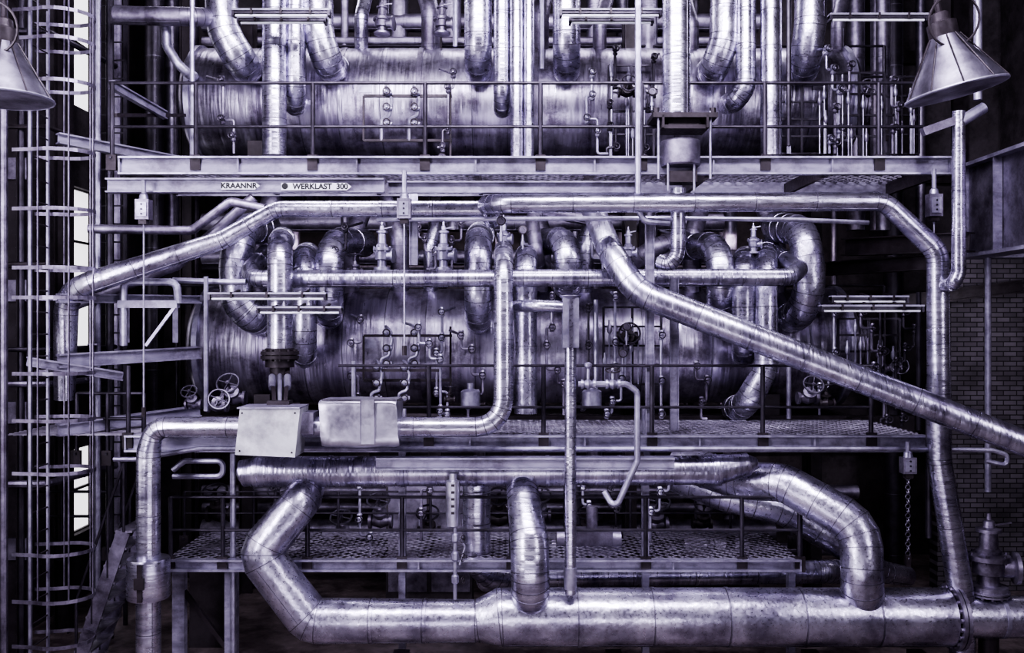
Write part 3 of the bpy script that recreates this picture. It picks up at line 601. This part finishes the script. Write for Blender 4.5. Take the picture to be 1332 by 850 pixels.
# ---------------------------------------------------------------- background pipework
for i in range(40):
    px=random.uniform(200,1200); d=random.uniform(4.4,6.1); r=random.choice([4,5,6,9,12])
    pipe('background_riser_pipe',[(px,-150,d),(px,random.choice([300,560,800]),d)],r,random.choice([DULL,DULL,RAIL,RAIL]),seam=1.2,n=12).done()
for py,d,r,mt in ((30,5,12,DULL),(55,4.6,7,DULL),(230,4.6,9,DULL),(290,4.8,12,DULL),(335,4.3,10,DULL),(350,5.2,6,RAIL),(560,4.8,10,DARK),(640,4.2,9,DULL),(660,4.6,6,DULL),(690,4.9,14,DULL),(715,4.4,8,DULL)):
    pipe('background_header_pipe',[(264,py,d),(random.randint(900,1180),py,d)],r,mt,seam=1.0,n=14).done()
for px,py,dx in ((455,330,18),(520,320,-16),(560,330,14),(705,315,-14),(760,330,20),(900,320,14),(1010,320,-20),(340,318,15),(470,30,12),(560,25,-14),(700,30,10),(780,40,15),(900,40,-15),(1090,40,10)):
    pipe('vessel_nozzle_pipe',[(px+dx,py-60,2.9),(px,py-10,2.6),(px,py+65,2.8)],random.choice([9,12,14]),random.choice([DULL,DULL,ALU]),seam=.4).done()
for px in (612,770):
    b=B('condensate_pot'); c=P(px,528,1.2); b.lathe(c-Vector((0,0,.02)),(0,0,1),[(0,.1),(0,.14),(.22,.14),(.24,.12),(.26,.05),(.34,.05)],GAL,n=20); b.done()
b=B('circulation_pump'); c=P(770,705,1.0); b.box(c-Vector((0,0,.25)),(.6,.4,.2),DARK); b.box(c,(.55,.4,.35),DULL); b.cyl(c+Vector((-.5,0,0)),c+Vector((.4,0,0)),.17,DULL,n=20); b.cyl(c,c+Vector((0,0,.5)),.08,DULL); b.done()
b=B('lower_electrical_cabinet'); c=P(560,690,3.2); b.box((c.x,c.y,1.2),(1.4,.5,2.4),WALL); 
for s in(-.35,.35): b.box((c.x+s,c.y-.26,1.3),(.62,.02,2.0),DULL); b.box((c.x+s+.2,c.y-.28,1.4),(.03,.03,.16),GAL)
b.done()
for px in (760,930):
    b=B('feed_pump_casing'); c=P(px,700,3.2); b.lathe(c-Vector((.6,0,.2)),(1,0,0),[(0,.2),(.05,.34),(.4,.36),(.45,.42),(.5,.42),(.55,.3),(1.1,.28),(1.15,.15),(1.2,.1)],DULL,n=24); b.box(c-Vector((0,0,.75)),(1.3,.6,.4),DARK); b.cyl(c+Vector((-.2,0,0)),c+Vector((-.2,0,1.1)),.14,DULL); b.done()

# ---------------------------------------------------------------- lights
def area(name,loc,tgt,sx,sy,p,col=(.89,.84,1)):
    L=bpy.data.lights.new(name,'AREA'); L.shape='RECTANGLE'; L.size=sx; L.size_y=sy; L.energy=p; L.color=col
    o=bpy.data.objects.new(name,L); o.location=loc; o.rotation_euler=(Vector(tgt)-Vector(loc)).to_track_quat('-Z','Y').to_euler(); bpy.context.collection.objects.link(o)
area('overhead_key',(0,-5.5,11),(0,1,4.5),9,2.0,1600)  # added key from above and in front, not an actual skylight
area('front_side_fill',(-6.8,-7,6.0),(0,2,4.4),2,6,600)  # added frontal fill from the left to reveal the vessels
area('front_side_fill',(8.5,-9,7.0),(2,2,4),1.6,5,260)  # matching added fill from the right, out of view
area('upper_vessel_fill',(0,3.4,11.2),(0,3,4),12,.7,230)  # added fill above the upper vessel, no fixture behind it
zd=P(0,206,0).z-.3; zm=P(0,567,0).z-.28
area('deck_level_fill',(0,.25,zd),(0,2.6,4.6),9.5,.12,120)  # added fill that brightens the middle vessel
area('deck_level_fill',(.3,.5,zm),(.3,2.4,1.4),7.5,.12,90)  # added fill that lifts the lower level
area('deck_level_fill',(0,-6,1.2),(0,1,2.2),6,1,80)  # added low fill out in front of the walkways
area('brick_wall_fill',(8.3,2.2,5.0),(8.4,4.2,2.8),1.6,.2,16,(.93,.87,1))  # added fill to brighten the brick, no lamp belongs here
for z0,z1 in ((9.2,8.2),(6.2,5.4),(3.0,1.8)): area('rear_wall_fill',(.5,4.9,z0),(.5,6.6,z1),11,.2,40,(1,.86,.95))  # added strips that make the back wall glow behind the pipes
W=bpy.data.worlds.new('World'); bpy.context.scene.world=W; W.use_nodes=True
W.node_tree.nodes['Background'].inputs[0].default_value=(.56,.47,.66,1); W.node_tree.nodes['Background'].inputs[1].default_value=.15
cam=bpy.data.cameras.new('camera'); co=bpy.data.objects.new('camera',cam); bpy.context.collection.objects.link(co); bpy.context.scene.camera=co
co.location=(0,-CD,EYE); co.rotation_euler=(math.pi/2,0,0); cam.sensor_width=36; cam.lens=F/1332*36; cam.clip_end=100
vs=bpy.context.scene.view_settings
try: vs.view_transform='AgX'; vs.look='AgX - High Contrast'
except Exception as e: print(e)
